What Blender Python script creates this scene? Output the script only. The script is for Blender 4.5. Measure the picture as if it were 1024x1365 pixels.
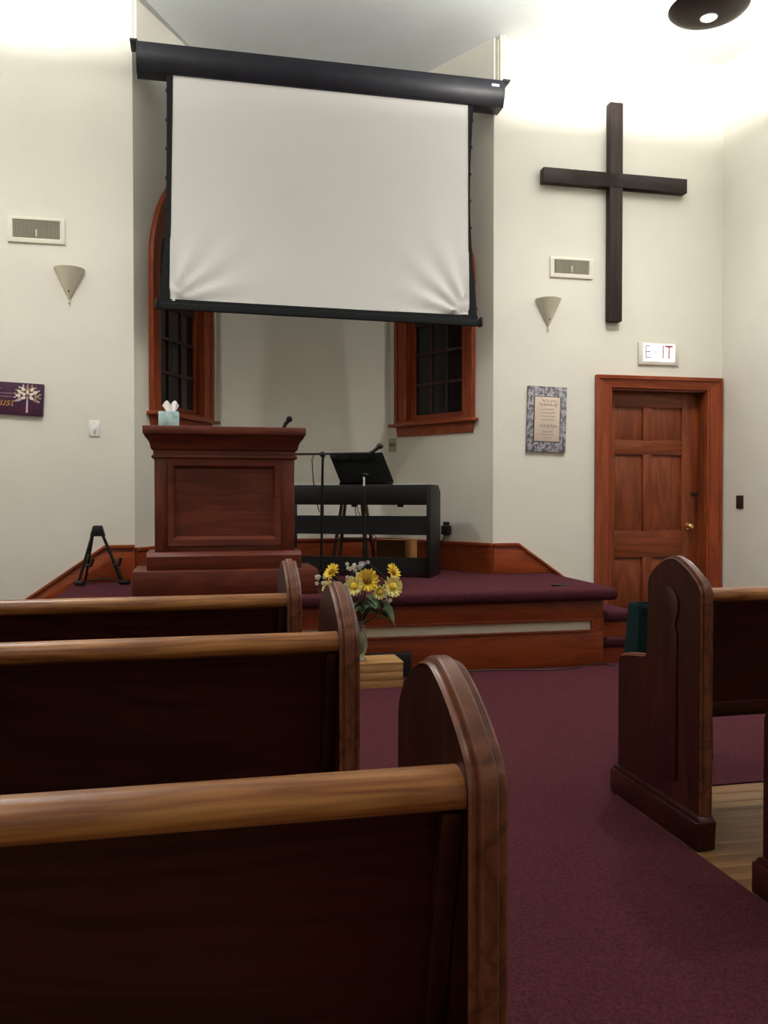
import bpy, bmesh, math, random
from mathutils import Vector, Matrix
from mathutils.geometry import tessellate_polygon

for o in list(bpy.data.objects):
    bpy.data.objects.remove(o, do_unlink=True)
S = bpy.context.scene
COL = S.collection
R = math.radians
random.seed(7)

# ------------------------------------------------------------------ camera
cd = bpy.data.cameras.new('camera')
cd.sensor_fit = 'HORIZONTAL'; cd.sensor_width = 36.0; cd.lens = 36.0 * 1140 / 1024
cam = bpy.data.objects.new('camera', cd); COL.objects.link(cam)
cam.location = (0, 0, 1.17)
cam.rotation_euler = (R(90 - 1.13), 0, R(-12.3))
cd.clip_start = 0.02
S.camera = cam

# ------------------------------------------------------------------ world, exposure
w = bpy.data.worlds.new('night'); S.world = w; w.use_nodes = True
w.node_tree.nodes['Background'].inputs[0].default_value = (0.010, 0.013, 0.020, 1)
w.node_tree.nodes['Background'].inputs[1].default_value = 0.5
vs = S.view_settings
vs.view_transform = 'Standard'; vs.look = 'None'; vs.gamma = 1.0; vs.use_curve_mapping = False
vs.exposure = 0.16
LAMP_W = 215.0            # watts of the lamp in each pendant bowl
DOWN_W = 46.0             # watts thrown down through the lens of each pendant
LAMP_COL = (1.0, 0.955, 0.905)

# room numbers
YW = 6.5                # front wall
XL, XR = -2.48, 4.35
YB = -4.6
ZC = 4.79
AL, AR = -0.449, 2.31   # corners of the recess
BL, BR, YA = 0.163, 1.698, 7.56
ZP = 0.54               # platform height

# ------------------------------------------------------------------ materials
MATS = {}
def base(name, col, rough=0.6, spec=0.5, metal=0.0, **kw):
    m = bpy.data.materials.new(name); m.use_nodes = True
    n = m.node_tree.nodes['Principled BSDF']
    n.inputs['Base Color'].default_value = (*col, 1)
    n.inputs['Roughness'].default_value = rough
    n.inputs['Specular IOR Level'].default_value = spec
    n.inputs['Metallic'].default_value = metal
    for k, v in kw.items():
        n.inputs[k].default_value = v
    MATS[name] = m
    return m

def noisy(name, c1, c2, scale=(6, 6, 6), rough=0.7, spec=0.3, bump=0.0, detail=4, ramp=(0.35, 0.65), bscale=None, nscale=1.0, metal=0.0):
    m = base(name, c1, rough, spec, metal)
    t = m.node_tree; N = t.nodes; L = t.links; p = N['Principled BSDF']
    tc = N.new('ShaderNodeTexCoord'); mp = N.new('ShaderNodeMapping'); mp.inputs['Scale'].default_value = scale
    nz = N.new('ShaderNodeTexNoise'); nz.inputs['Scale'].default_value = nscale; nz.inputs['Detail'].default_value = detail
    rp = N.new('ShaderNodeValToRGB')
    rp.color_ramp.elements[0].position = ramp[0]; rp.color_ramp.elements[1].position = ramp[1]
    rp.color_ramp.elements[0].color = (*c1, 1); rp.color_ramp.elements[1].color = (*c2, 1)
    L.new(tc.outputs['Object'], mp.inputs[0]); L.new(mp.outputs[0], nz.inputs['Vector'])
    L.new(nz.outputs['Fac'], rp.inputs[0]); L.new(rp.outputs[0], p.inputs['Base Color'])
    if bump:
        b = N.new('ShaderNodeBump'); b.inputs['Strength'].default_value = bump; b.inputs['Distance'].default_value = 0.01
        if bscale:
            n2 = N.new('ShaderNodeTexNoise'); n2.inputs['Scale'].default_value = bscale; n2.inputs['Detail'].default_value = 3
            L.new(tc.outputs['Object'], n2.inputs['Vector']); L.new(n2.outputs['Fac'], b.inputs['Height'])
        else:
            L.new(nz.outputs['Fac'], b.inputs['Height'])
        L.new(b.outputs[0], p.inputs['Normal'])
    return m

def wood(name, c1, c2, axis, rough=0.35, spec=0.5, fine=70, coarse=7, coat=0.0):
    """grain that runs along one axis of the piece: broad figure times fine pores"""
    m = base(name, c1, rough, spec)
    t = m.node_tree; N = t.nodes; L = t.links; p = N['Principled BSDF']
    if coat:
        p.inputs['Coat Weight'].default_value = coat; p.inputs['Coat Roughness'].default_value = 0.18
    tc = N.new('ShaderNodeTexCoord')
    def mapped(s, along):
        mp = N.new('ShaderNodeMapping'); sc = [s, s, s]; sc['xyz'.index(axis)] = along
        mp.inputs['Scale'].default_value = sc
        L.new(tc.outputs['Object'], mp.inputs[0]); return mp
    a = mapped(coarse, coarse * 0.12)
    n1 = N.new('ShaderNodeTexNoise'); n1.inputs['Scale'].default_value = 1.0; n1.inputs['Detail'].default_value = 3; n1.inputs['Distortion'].default_value = 1.2
    L.new(a.outputs[0], n1.inputs['Vector'])
    mul = N.new('ShaderNodeMath'); mul.operation = 'MULTIPLY'; mul.inputs[1].default_value = 9.0
    L.new(n1.outputs['Fac'], mul.inputs[0])
    fr = N.new('ShaderNodeMath'); fr.operation = 'PINGPONG'; fr.inputs[1].default_value = 1.0
    L.new(mul.outputs[0], fr.inputs[0])
    b = mapped(fine, fine * 0.03)
    n2 = N.new('ShaderNodeTexNoise'); n2.inputs['Scale'].default_value = 1.0; n2.inputs['Detail'].default_value = 2
    L.new(b.outputs[0], n2.inputs['Vector'])
    mx = N.new('ShaderNodeMix'); mx.data_type = 'FLOAT'; mx.inputs['Factor'].default_value = 0.55
    L.new(fr.outputs[0], mx.inputs['A']); L.new(n2.outputs['Fac'], mx.inputs['B'])
    rp = N.new('ShaderNodeValToRGB')
    rp.color_ramp.elements[0].position = 0.28; rp.color_ramp.elements[1].position = 0.72
    rp.color_ramp.elements[0].color = (*c2, 1); rp.color_ramp.elements[1].color = (*c1, 1)
    L.new(mx.outputs['Result'], rp.inputs[0]); L.new(rp.outputs[0], p.inputs['Base Color'])
    bp = N.new('ShaderNodeBump'); bp.inputs['Strength'].default_value = 0.12; bp.inputs['Distance'].default_value = 0.002
    L.new(n2.outputs['Fac'], bp.inputs['Height']); L.new(bp.outputs[0], p.inputs['Normal'])
    return m

def emit(name, col, strength):
    m = base(name, col, 0.4)
    p = m.node_tree.nodes['Principled BSDF']
    p.inputs['Emission Color'].default_value = (*col, 1); p.inputs['Emission Strength'].default_value = strength
    return m

noisy('wall_paint', (0.705, 0.685, 0.61), (0.73, 0.71, 0.63), (3, 3, 3), 0.75, 0.25, bump=0.06, bscale=90)
noisy('ceiling_paint', (0.62, 0.66, 0.655), (0.65, 0.69, 0.685), (2, 2, 2), 0.85, 0.2, bump=0.05, bscale=60)
noisy('carpet_purple', (0.052, 0.0125, 0.018), (0.088, 0.023, 0.031), (140, 140, 140), 0.95, 0.08, bump=0.5, detail=2)
for ax in 'xyz':
    wood('pew_wood_' + ax, (0.050, 0.0100, 0.0060), (0.024, 0.0042, 0.0028), ax, 0.36, 0.3)
    wood('trim_wood_' + ax, (0.30, 0.058, 0.014), (0.20, 0.033, 0.008), ax, 0.38, 0.4)
    wood('pulpit_wood_' + ax, (0.140, 0.027, 0.012), (0.088, 0.015, 0.007), ax, 0.42, 0.4)
    wood('door_wood_' + ax, (0.24, 0.056, 0.015), (0.15, 0.030, 0.008), ax, 0.40, 0.4)
wood('cap_wood_lit', (0.43, 0.185, 0.052), (0.20, 0.064, 0.017), 'x', 0.36, 0.35, fine=190, coarse=12)  # pew wood painted lighter, for the overhead light on the rails
wood('arch_wood_lit', (0.200, 0.068, 0.032), (0.095, 0.027, 0.013), 'y', 0.34, 0.4, fine=120)  # pew wood with the ceiling's reflection on the arch put into its colour
wood('pale_wood', (0.50, 0.285, 0.115), (0.37, 0.19, 0.07), 'x', 0.5, 0.3)
wood('floor_wood', (0.27, 0.138, 0.048), (0.15, 0.070, 0.024), 'x', 0.42, 0.4, fine=90)
wood('cross_wood_z', (0.034, 0.019, 0.017), (0.015, 0.008, 0.0075), 'z', 0.6, 0.3, fine=40)
wood('cross_wood_x', (0.032, 0.020, 0.019), (0.015, 0.009, 0.009), 'x', 0.6, 0.3, fine=40)
wood('stool_wood', (0.12, 0.05, 0.025), (0.07, 0.028, 0.014), 'z', 0.4, 0.4)
base('white_paint', (0.72, 0.70, 0.62), 0.5, 0.4)
base('cream_panel', (0.70, 0.66, 0.53), 0.6, 0.3)
base('vent_frame', (0.74, 0.71, 0.61), 0.5, 0.4)
base('vent_slats', (0.36, 0.33, 0.25), 0.5, 0.4)
base('vent_dark', (0.10, 0.09, 0.065), 0.8, 0.2)
base('sconce_shade', (0.60, 0.55, 0.44), 0.55, 0.3)
base('black_plastic', (0.008, 0.008, 0.009), 0.5, 0.35)
base('black_satin', (0.007, 0.007, 0.008), 0.5, 0.3)
wood('muntin_wood', (0.075, 0.032, 0.030), (0.045, 0.018, 0.016), 'z', 0.5, 0.3)
base('black_metal', (0.006, 0.006, 0.006), 0.55, 0.25)
base('black_cloth', (0.018, 0.019, 0.021), 0.9, 0.1)
base('desk_black', (0.003, 0.003, 0.003), 0.85, 0.08)
base('chrome', (0.72, 0.72, 0.72), 0.2, 0.5, 1.0)
base('brass', (0.85, 0.62, 0.28), 0.18, 0.5, 1.0)
base('iron', (0.05, 0.035, 0.03), 0.5, 0.4, 0.6)
base('screen_white', (0.70, 0.69, 0.67), 0.9, 0.1)
noisy('screen_case', (0.008, 0.008, 0.013), (0.013, 0.013, 0.020), (8, 8, 8), 0.42, 0.3)
base('logo_silver', (0.42, 0.47, 0.58), 0.4, 0.5)
base('outlet_ivory', (0.42, 0.39, 0.28), 0.5, 0.4)
base('plate_white', (0.78, 0.79, 0.76), 0.4, 0.4)
base('plate_brown', (0.035, 0.022, 0.014), 0.4, 0.4)
noisy('green_fabric', (0.004, 0.016, 0.016), (0.007, 0.026, 0.025), (60, 60, 60), 0.9, 0.15)
base('cardboard', (0.42, 0.20, 0.07), 0.8, 0.2)  # lighter copy of the same board, colour of a face in the light
base('cardboard_shaded', (0.20, 0.095, 0.04), 0.8, 0.2)  # same board with shade put into its colour
noisy('tissue_box', (0.30, 0.50, 0.52), (0.50, 0.66, 0.66), (25, 25, 25), 0.6, 0.3, ramp=(0.4, 0.6))
base('tissue', (0.86, 0.80, 0.79), 0.9, 0.1)
base('paper', (0.82, 0.80, 0.76), 0.8, 0.2)
noisy('plaque_purple', (0.040, 0.014, 0.050), (0.075, 0.016, 0.040), (9, 9, 9), 0.55, 0.3)
base('ink_lilac', (0.50, 0.42, 0.50), 0.7); base('ink_cream', (0.80, 0.70, 0.56), 0.7); base('ink_gold', (0.62, 0.36, 0.05), 0.6)
base('ink_tan', (0.36, 0.24, 0.17), 0.7); base('ink_grey', (0.33, 0.27, 0.24), 0.8); base('ink_dark', (0.06, 0.045, 0.04), 0.8)
noisy('damask', (0.13, 0.13, 0.15), (0.40, 0.39, 0.42), (38, 38, 26), 0.7, 0.2, detail=1.5, ramp=(0.44, 0.56))
noisy('card_cream', (0.58, 0.47, 0.40), (0.66, 0.56, 0.46), (8, 8, 8), 0.8, 0.2)
emit('exit_face', (1.0, 0.96, 0.95), 2.2)
base('exit_red', (0.33, 0.012, 0.020), 0.6); base('exit_glow_washed', (0.40, 0.28, 0.34), 0.6); base('exit_glow_pale', (0.80, 0.62, 0.68), 0.6); base('exit_grey', (0.24, 0.18, 0.21), 0.6)  # E, X and I coloured as red letters washed out by the face's glow
base('exit_box', (0.68, 0.65, 0.57), 0.5, 0.4)
base('bronze', (0.040, 0.024, 0.018), 0.5, 0.4, 0.2)
emit('bulb_glow', (1.0, 0.97, 0.92), 3.0)
base('bulb_shield', (0.55, 0.56, 0.55), 0.4, 0.5)
noisy('sunflower_yellow', (0.72, 0.46, 0.02), (0.88, 0.66, 0.09), (60, 60, 60), 0.7, 0.2)
noisy('pale_yellow', (0.72, 0.60, 0.16), (0.82, 0.74, 0.32), (60, 60, 60), 0.7, 0.2)
noisy('sunflower_heart', (0.16, 0.075, 0.012), (0.36, 0.19, 0.03), (260, 260, 260), 0.9, 0.1)
base('blossom_white', (0.62, 0.58, 0.46), 0.8, 0.2); base('blossom_lilac', (0.40, 0.36, 0.42), 0.8, 0.2)
noisy('leaf_green', (0.030, 0.060, 0.022), (0.065, 0.105, 0.040), (40, 40, 40), 0.6, 0.3)
base('stem_green', (0.030, 0.055, 0.018), 0.7, 0.3)
base('vase_glass', (0.72, 0.80, 0.68), 0.06, 0.5, **{'Transmission Weight': 0.85, 'IOR': 1.45})
base('window_glass', (0.05, 0.05, 0.055), 0.06, 0.5, **{'Transmission Weight': 0.8, 'IOR': 1.45})
base('brick_outside', (0.10, 0.05, 0.04), 0.9, 0.2)

# ------------------------------------------------------------------ object helpers
def root_loc(o):
    while o.parent: o = o.parent
    return o.location.copy()

def tag(o, label=None, cat=None, group=None, kind=None):
    if label: o['label'] = label
    if cat: o['category'] = cat
    if group: o['group'] = group
    if kind: o['kind'] = kind
    return o

def thing(name, label, cat, loc, group=None, kind=None):
    o = bpy.data.objects.new(name, None); COL.objects.link(o)
    o.location = loc; o.empty_display_size = 0.1
    return tag(o, label, cat, group, kind)

class B:
    """collects shapes in world coordinates (or through a frame M) and becomes one mesh object"""
    def __init__(self, M=None): self.bm = bmesh.new(); self.M = M
    def v(self, p): return self.bm.verts.new(p)
    def face(self, vs):
        try: return self.bm.faces.new(vs)
        except ValueError: return None
    def box(self, x0, x1, y0, y1, z0, z1):
        c = [self.v((x, y, z)) for x in (x0, x1) for y in (y0, y1) for z in (z0, z1)]
        for q in ((0,1,3,2), (4,6,7,5), (0,4,5,1), (2,3,7,6), (0,2,6,4), (1,5,7,3)): self.face([c[i] for i in q])
        return self
    def prism(self, pts, axis, a, b):
        """2-D outline in the plane across axis, extruded from a to b"""
        def P(q, t):
            return {'x': (t, q[0], q[1]), 'y': (q[0], t, q[1]), 'z': (q[0], q[1], t)}[axis]
        f = [self.v(P(q, a)) for q in pts]; g = [self.v(P(q, b)) for q in pts]
        self.face(f); self.face(g[::-1])
        n = len(pts)
        for i in range(n): self.face([f[i], f[(i+1) % n], g[(i+1) % n], g[i]])
        return self
    def plate(self, outer, holes, axis, a, b):
        """prism with holes"""
        def P(q, t):
            return {'x': (t, q[0], q[1]), 'y': (q[0], t, q[1]), 'z': (q[0], q[1], t)}[axis]
        loops = [outer] + holes; flat = [q for l in loops for q in l]
        tri = tessellate_polygon([[Vector((q[0], q[1], 0)) for q in l] for l in loops])
        f = [self.v(P(q, a)) for q in flat]; g = [self.v(P(q, b)) for q in flat]
        for t in tri: self.face([f[i] for i in t]); self.face([g[i] for i in t][::-1])
        k = 0
        for l in loops:
            n = len(l)
            for i in range(n): self.face([f[k+i], f[k+(i+1) % n], g[k+(i+1) % n], g[k+i]])
            k += n
        return self
    def tube(self, pts, r, seg=8, closed=False, caps=True):
        pts = [Vector(p) for p in pts]; rings = []
        n = len(pts); up = None
        for i, p in enumerate(pts):
            t = (pts[(i+1) % n] - pts[i-1]) if closed else (pts[min(i+1, n-1)] - pts[max(i-1, 0)])
            t.normalize()
            if up is None:
                up = t.orthogonal().normalized()
            up = (up - t * up.dot(t)).normalized(); s = t.cross(up)
            rr = r[i] if isinstance(r, (list, tuple)) else r
            rings.append([self.v(p + up * (rr * math.cos(2*math.pi*k/seg)) + s * (rr * math.sin(2*math.pi*k/seg))) for k in range(seg)])
        for i in range(n if closed else n - 1):
            a, b = rings[i], rings[(i+1) % n]
            for k in range(seg): self.face([a[k], a[(k+1) % seg], b[(k+1) % seg], b[k]])
        if caps and not closed:
            self.face(rings[0][::-1]); self.face(rings[-1])
        return self
    def lathe(self, prof, c=(0, 0, 0), seg=32, a0=0.0, a1=360.0):
        """profile of (radius, z), about the vertical through c"""
        full = abs(a1 - a0 - 360) < 1e-6
        m = seg if full else seg + 1; rings = []
        for rr, z in prof:
            if rr < 1e-6: rings.append([self.v((c[0], c[1], c[2] + z))])
            else: rings.append([self.v((c[0] + rr*math.cos(R(a0 + (a1-a0)*k/seg)), c[1] + rr*math.sin(R(a0 + (a1-a0)*k/seg)), c[2] + z)) for k in range(m)])
        for i in range(len(rings) - 1):
            a, b = rings[i], rings[i+1]
            for k in range(seg):
                k2 = (k+1) % m
                if len(a) == 1 and len(b) == 1: continue
                if len(a) == 1: self.face([a[0], b[k2], b[k]])
                elif len(b) == 1: self.face([a[k], a[k2], b[0]])
                else: self.face([a[k], a[k2], b[k2], b[k]])
        return self
    def sphere(self, c, r, seg=14, ring=8, sc=(1, 1, 1)):
        prof = [(r*math.sin(math.pi*i/ring), -r*math.cos(math.pi*i/ring)) for i in range(ring+1)]
        prof[0] = (0, -r); prof[-1] = (0, r)
        n0 = len(self.bm.verts); self.lathe(prof, (0, 0, 0), seg); self.bm.verts.ensure_lookup_table()
        for v in self.bm.verts[n0:]: v.co = Vector((v.co.x*sc[0] + c[0], v.co.y*sc[1] + c[1], v.co.z*sc[2] + c[2]))
        return self
    def done(self, name, mat, parent=None, bevel=0.0, bseg=2, smooth=35, label=None, kind=None):
        bm = self.bm
        if self.M is not None: bmesh.ops.transform(bm, matrix=self.M, verts=bm.verts)
        bmesh.ops.remove_doubles(bm, verts=bm.verts, dist=1e-6)
        bmesh.ops.recalc_face_normals(bm, faces=bm.faces)
        if bevel:
            ed = [e for e in bm.edges if len(e.link_faces) == 2 and e.calc_face_angle(0) > R(25)]
            bmesh.ops.bevel(bm, geom=ed, offset=bevel, segments=bseg, affect='EDGES', profile=0.5, clamp_overlap=True)
        if parent is not None:
            bmesh.ops.translate(bm, verts=bm.verts, vec=-root_loc(parent))
        me = bpy.data.meshes.new(name); bm.to_mesh(me); bm.free()
        me.polygons.foreach_set('use_smooth', [True] * len(me.polygons)); me.set_sharp_from_angle(angle=R(smooth))
        me.materials.append(MATS[mat])
        o = bpy.data.objects.new(name, me); COL.objects.link(o)
        if parent is not None: o.parent = parent
        if label: o['label'] = label
        if kind: o['kind'] = kind
        return o

def copy_tree(o, parent=None):
    c = o.copy(); COL.objects.link(c); c.parent = parent
    for ch in [x for x in bpy.data.objects if x.parent == o]: copy_tree(ch, c)
    return c

def frame(P0, U, N):
    """matrix that takes (along, out of the wall, up) to the world"""
    U = Vector(U).normalized(); N = Vector(N).normalized()
    return Matrix(((U.x, N.x, 0, P0[0]), (U.y, N.y, 0, P0[1]), (U.z, N.z, 1, P0[2]), (0, 0, 0, 1)))

def spline(pts, n=8):
    out = []; P = [Vector(p) for p in pts]
    for i in range(len(P) - 1):
        p0 = P[max(i-1, 0)]; p1 = P[i]; p2 = P[i+1]; p3 = P[min(i+2, len(P)-1)]
        for k in range(n):
            t = k / n
            out.append(0.5*((2*p1) + (p2-p0)*t + (2*p0-5*p1+4*p2-p3)*t*t + (3*p1-p0-3*p2+p3)*t**3))
    out.append(P[-1]); return out

def text_mesh(body, size, name, mat, M, parent, shear=0.0, depth=0.0008, weight=0.0, align='CENTER', xs=1.0):
    cu = bpy.data.curves.new(name, 'FONT'); cu.body = body; cu.size = size; cu.extrude = depth; cu.offset = weight
    cu.align_x = align; cu.align_y = 'CENTER'; cu.shear = shear; cu.resolution_u = 3
    t = bpy.data.objects.new(name, cu); COL.objects.link(t)
    dg = bpy.context.evaluated_depsgraph_get(); dg.update()
    me = bpy.data.meshes.new_from_object(t.evaluated_get(dg))
    bpy.data.objects.remove(t, do_unlink=True)
    for v in me.vertices: v.co.x *= xs
    me.transform(M); me.transform(Matrix.Translation(-root_loc(parent)))
    me.materials.clear(); me.materials.append(MATS[mat])
    o = bpy.data.objects.new(name, me); COL.objects.link(o); o.parent = parent
    return o

# ================================================================== ROOM SHELL
TW = 0.14
def struct(o, label, cat): return tag(o, label, cat, kind='structure')

# floor boards under the pews, carpet in the aisle and before the platform
fl = struct(thing('floor', 'light oak strip floor under the pews', 'floor', (0, 0, 0)), None, None)
B().box(XL - .1, XR + .1, YB - .1, YA + .1, -0.10, -0.012).done('subfloor', 'floor_wood', fl)
B().box(XL, 0.20, YB, 3.05, -0.012, 0.0).done('boards', 'floor_wood', fl)
pw = 0.085; y = 3.055; first = None; k = 0
while y - pw > -0.3:
    if first is None:
        first = B().box(1.585, XR, y - pw + 0.0015, y, -0.012, 0.0).done('plank', 'floor_wood', fl, bevel=0.001, bseg=1)
    else:
        p = first.copy(); COL.objects.link(p); p.parent = fl; p.location = (0, -pw * k, 0)
    y -= pw; k += 1
B().box(1.585, XR, YB, y, -0.012, -0.0005).done('boards', 'floor_wood', fl)
cp = struct(thing('carpet', 'plum purple carpet running up the aisle to the platform', 'carpet', (0.9, 3, 0)), None, None)
B().prism([(0.2, YB), (1.585, YB), (1.585, 3.06), (XR, 3.06), (XR, YW), (XL, YW), (XL, 3.06), (0.2, 3.06)], 'z', -0.012, 0.004).done('carpet_pile', 'carpet_purple', cp)

struct(B().box(XL - TW, XR + TW, YB - TW, YA + TW, ZC, ZC + 0.12).done('ceiling', 'ceiling_paint'), 'flat pale grey plaster ceiling', 'ceiling')
struct(B().box(XL - TW, XL, YB, YW, 0, ZC).done('wall_left', 'wall_paint'), 'cream plaster side wall beside the left pews', 'wall')
struct(B().box(XR, XR + TW, YB, YW + .2, 0, ZC).done('wall_right', 'wall_paint'), 'cream plaster side wall beside the panelled door', 'wall')
struct(B().box(XL - TW, XR + TW, YB - TW, YB, 0, ZC).done('wall_rear', 'wall_paint'), 'cream plaster wall behind the pews', 'wall')
struct(B().box(XL - TW, AL, YW, YW + TW, 0, ZC).done('wall_front_left', 'wall_paint'), 'cream front wall with purple plaque', 'wall')
DX0, DX1, DZ = 3.33, 4.205, 2.05
struct(B().plate([(AR, 0), (DX0, 0), (DX0, DZ), (DX1, DZ), (DX1, 0), (XR, 0), (XR, ZC), (AR, ZC)], [], 'y', YW, YW + 0.16).done('wall_front_right', 'wall_paint'), 'cream front wall with dark cross and door', 'wall')
struct(B().box(BL - .1, BR + .1, YA, YA + TW, 0, ZC).done('wall_recess_back', 'wall_paint'), 'cream back wall of the recess behind the screen', 'wall')

# ---- canted recess walls with pointed windows
WU0, WU1 = 0.19, 1.12              # outer edges of the casing along the wall
HU0, HU1, HZ0, ZS = 0.305, 1.005, 1.82, 2.92
def arch(u0, u1, zs, n=12, grow=0.0):
    """pointed arch from (u1,zs) over the top to (u0,zs)"""
    Rr = (u1 - u0); pts = []
    a_end = math.acos(0.5)
    for i in range(n + 1):
        a = a_end * i / n; pts.append((u0 + Rr*math.cos(a), zs + Rr*math.sin(a)))
    for i in range(n - 1, -1, -1):
        a = a_end * i / n; pts.append((u1 - Rr*math.cos(a), zs + Rr*math.sin(a)))
    return pts
def opening(u0, u1, z0, zs): return [(u0, z0), (u1, z0)] + arch(u0, u1, zs)

LW = math.hypot(BR - AR, YA - YW)
def recess_side(wall_name, P0, U, N, wname, wlabel, label):
    M = frame(P0, U, N)
    hole = opening(HU0, HU1, HZ0, ZS)
    struct(B(M).plate([(0, 0), (LW, 0), (LW, ZC), (0, ZC)], [hole], 'y', -0.10, 0).done(wall_name, 'wall_paint'), label, 'wall')
    mid = M @ Vector((0.655, 0, HZ0))
    t = struct(thing(wname, wlabel, 'window', mid), None, None)
    # casing: broad flat board with a raised outer band
    B(M).plate(opening(WU0, WU1, HZ0 - 0.02, ZS), [opening(WU0 + .125, WU1 - .125, HZ0 - 0.0, ZS)], 'y', 0.0005, 0.028).done('casing', 'trim_wood_z', t, bevel=0.003)
    B(M).plate(opening(WU0, WU1, HZ0 - 0.02, ZS), [opening(WU0 + .028, WU1 - .028, HZ0 - 0.0, ZS)], 'y', 0.028, 0.042).done('casing_band', 'trim_wood_z', t, bevel=0.003)
    B(M).box(WU0 - .035, WU1 + .045, 0.0005, 0.075, HZ0 - .045, HZ0 - .02).done('sill', 'trim_wood_x', t, bevel=0.004)
    B(M).prism([(WU0 + .005, HZ0 - .045), (WU1 - .005, HZ0 - .045), (WU1 - .02, HZ0 - .135), (WU0 + .02, HZ0 - .135)], 'y', 0.0005, 0.022).done('apron', 'trim_wood_x', t, bevel=0.003)
    B(M).plate(hole, [opening(HU0 + .012, HU1 - .012, HZ0 + .012, ZS)], 'y', -0.10, 0.0).done('jamb', 'trim_wood_z', t)
    # sash with nine-light muntins below and tracery above
    s0, s1 = HU0 + .012, HU1 - .012
    sash = B(M).plate(opening(s0, s1, HZ0 + .012, ZS), [opening(s0 + .055, s1 - .055, HZ0 + .052, ZS)], 'y', -0.085, -0.045).done('sash', 'trim_wood_z', t, bevel=0.002)
    g0, g1 = s0 + .055, s1 - .055; gw = (g1 - g0) / 3
    top = lambda u: ZS + math.sqrt(max((g1-g0)**2 - (max(g1-u, u-g0))**2, 0))
    for c in (1, 2):
        u = g0 + gw*c; B(M).box(u - .011, u + .011, -0.080, -0.050, HZ0 + .07, top(u) + .01).done('muntin', 'muntin_wood', t)
    zs = [HZ0 + .052 + .265*i for i in range(1, 6)]
    for i, z in enumerate(zs):
        h = .022 if i == 2 else .011
        a, b = g0 - .005, g1 + .005
        if z > ZS:
            d = (g1-g0) - math.sqrt((g1-g0)**2 - (z-ZS)**2); a += d; b -= d
        B(M).box(a, b, -0.080, -0.048 + (.006 if i == 2 else 0), z - h, z + h).done('muntin', 'muntin_wood', t)
    zl = [HZ0 + .052] + zs
    for r in range(len(zl)):
        for c in range(3):
            u0, u1 = g0 + gw*c, g0 + gw*(c+1); z0 = zl[r]; z1 = zl[r+1] if r + 1 < len(zl) else top((u0+u1)/2)
            if c != 1: 
                lim = min(top(u0 + .02), top(u1 - .02)); z1 = min(z1, max(lim, z0 + .05))
            if z1 - z0 > .06:
                B(M).box(u0, u1, -0.068, -0.064, z0, z1).done('pane', 'window_glass', t)
    return t
h60 = math.sqrt(LW**2)
recess_side('wall_recess_left', (AL, YW, 0), (BL - AL, YA - YW, 0), (YA - YW, -(BL - AL), 0), 'window_1',
            'pointed arch window in orange wood casing behind the pulpit', 'narrow canted wall behind the pulpit')
recess_side('wall_recess_right', (AR, YW, 0), (BR - AR, YA - YW, 0), (-(YA - YW), (BR - AR), 0), 'window_2',
            'dark small-paned window in orange wood casing above the keyboard', 'canted wall beside the keyboard')

# ---- panelled door
d = struct(thing('door_1', 'six-panel brown wooden door in a broad moulded casing', 'door', ((DX0 + DX1)/2, YW, 0)), None, None)
CO0, CO1, CZ = 3.185, 4.335, 2.14
cprof = [(0, 0), (0, -.046), (.14, -.046), (.19, -.034), (.30, -.030), (.72, -.026), (.82, -.020), (.90, -.026), (1.0, -.018), (1.0, 0)]
def cpt(f_, y_, k):
    xl, xr, zt = CO0 + f_*(DX0 - CO0), CO1 - f_*(CO1 - DX1), CZ - f_*(CZ - DZ)
    return ((xl, YW + y_, 0), (xl, YW + y_, zt), (xr, YW + y_, zt), (xr, YW + y_, 0))[k]
for k, nm, mt in ((0, 'casing', 'trim_wood_z'), (1, 'head_casing', 'trim_wood_x'), (2, 'casing', 'trim_wood_z')):
    b = B(); p = [b.v(cpt(f_, y_, k)) for f_, y_ in cprof]; q = [b.v(cpt(f_, y_, k+1)) for f_, y_ in cprof]
    for i in range(len(cprof)): b.face([p[i], p[(i+1) % len(cprof)], q[(i+1) % len(cprof)], q[i]])
    b.face(p); b.face(q[::-1]); b.done(nm, mt, d)
B().box(CO0, CO1, YW - .047, YW, CZ, CZ + .015).done('head_cap', 'trim_wood_x', d, bevel=.003)
for x0, x1 in ((DX0 - .005, DX0 + .012), (DX1 - .012, DX1 + .005)):
    B().box(x0, x1, YW - .002, YW + .16, 0, DZ).done('jamb', 'door_wood_z', d)
B().box(DX0, DX1, YW - .002, YW + .16, DZ - .012, DZ + .004).done('head_jamb', 'door_wood_x', d)
LY0, LY1 = YW + .10, YW + .14      # leaf
lx0, lx1 = DX0 + .014, DX1 - .014
st = [(lx0, lx0 + .075), (3.680, 3.762), (4.042, lx1)]
rails = [(0.01, .20), (.645, .865), (1.512, 1.630), (1.912, DZ - .014)]
for i, (a, b) in enumerate(st):
    if i == 1: continue
    B().box(a, b, LY0, LY1, .01, DZ - .014).done('stile', 'door_wood_z', d, bevel=.003)
for a, b in rails: B().box(st[0][1], st[2][0], LY0, LY1, a, b).done('rail', 'door_wood_x', d, bevel=.003)
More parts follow.
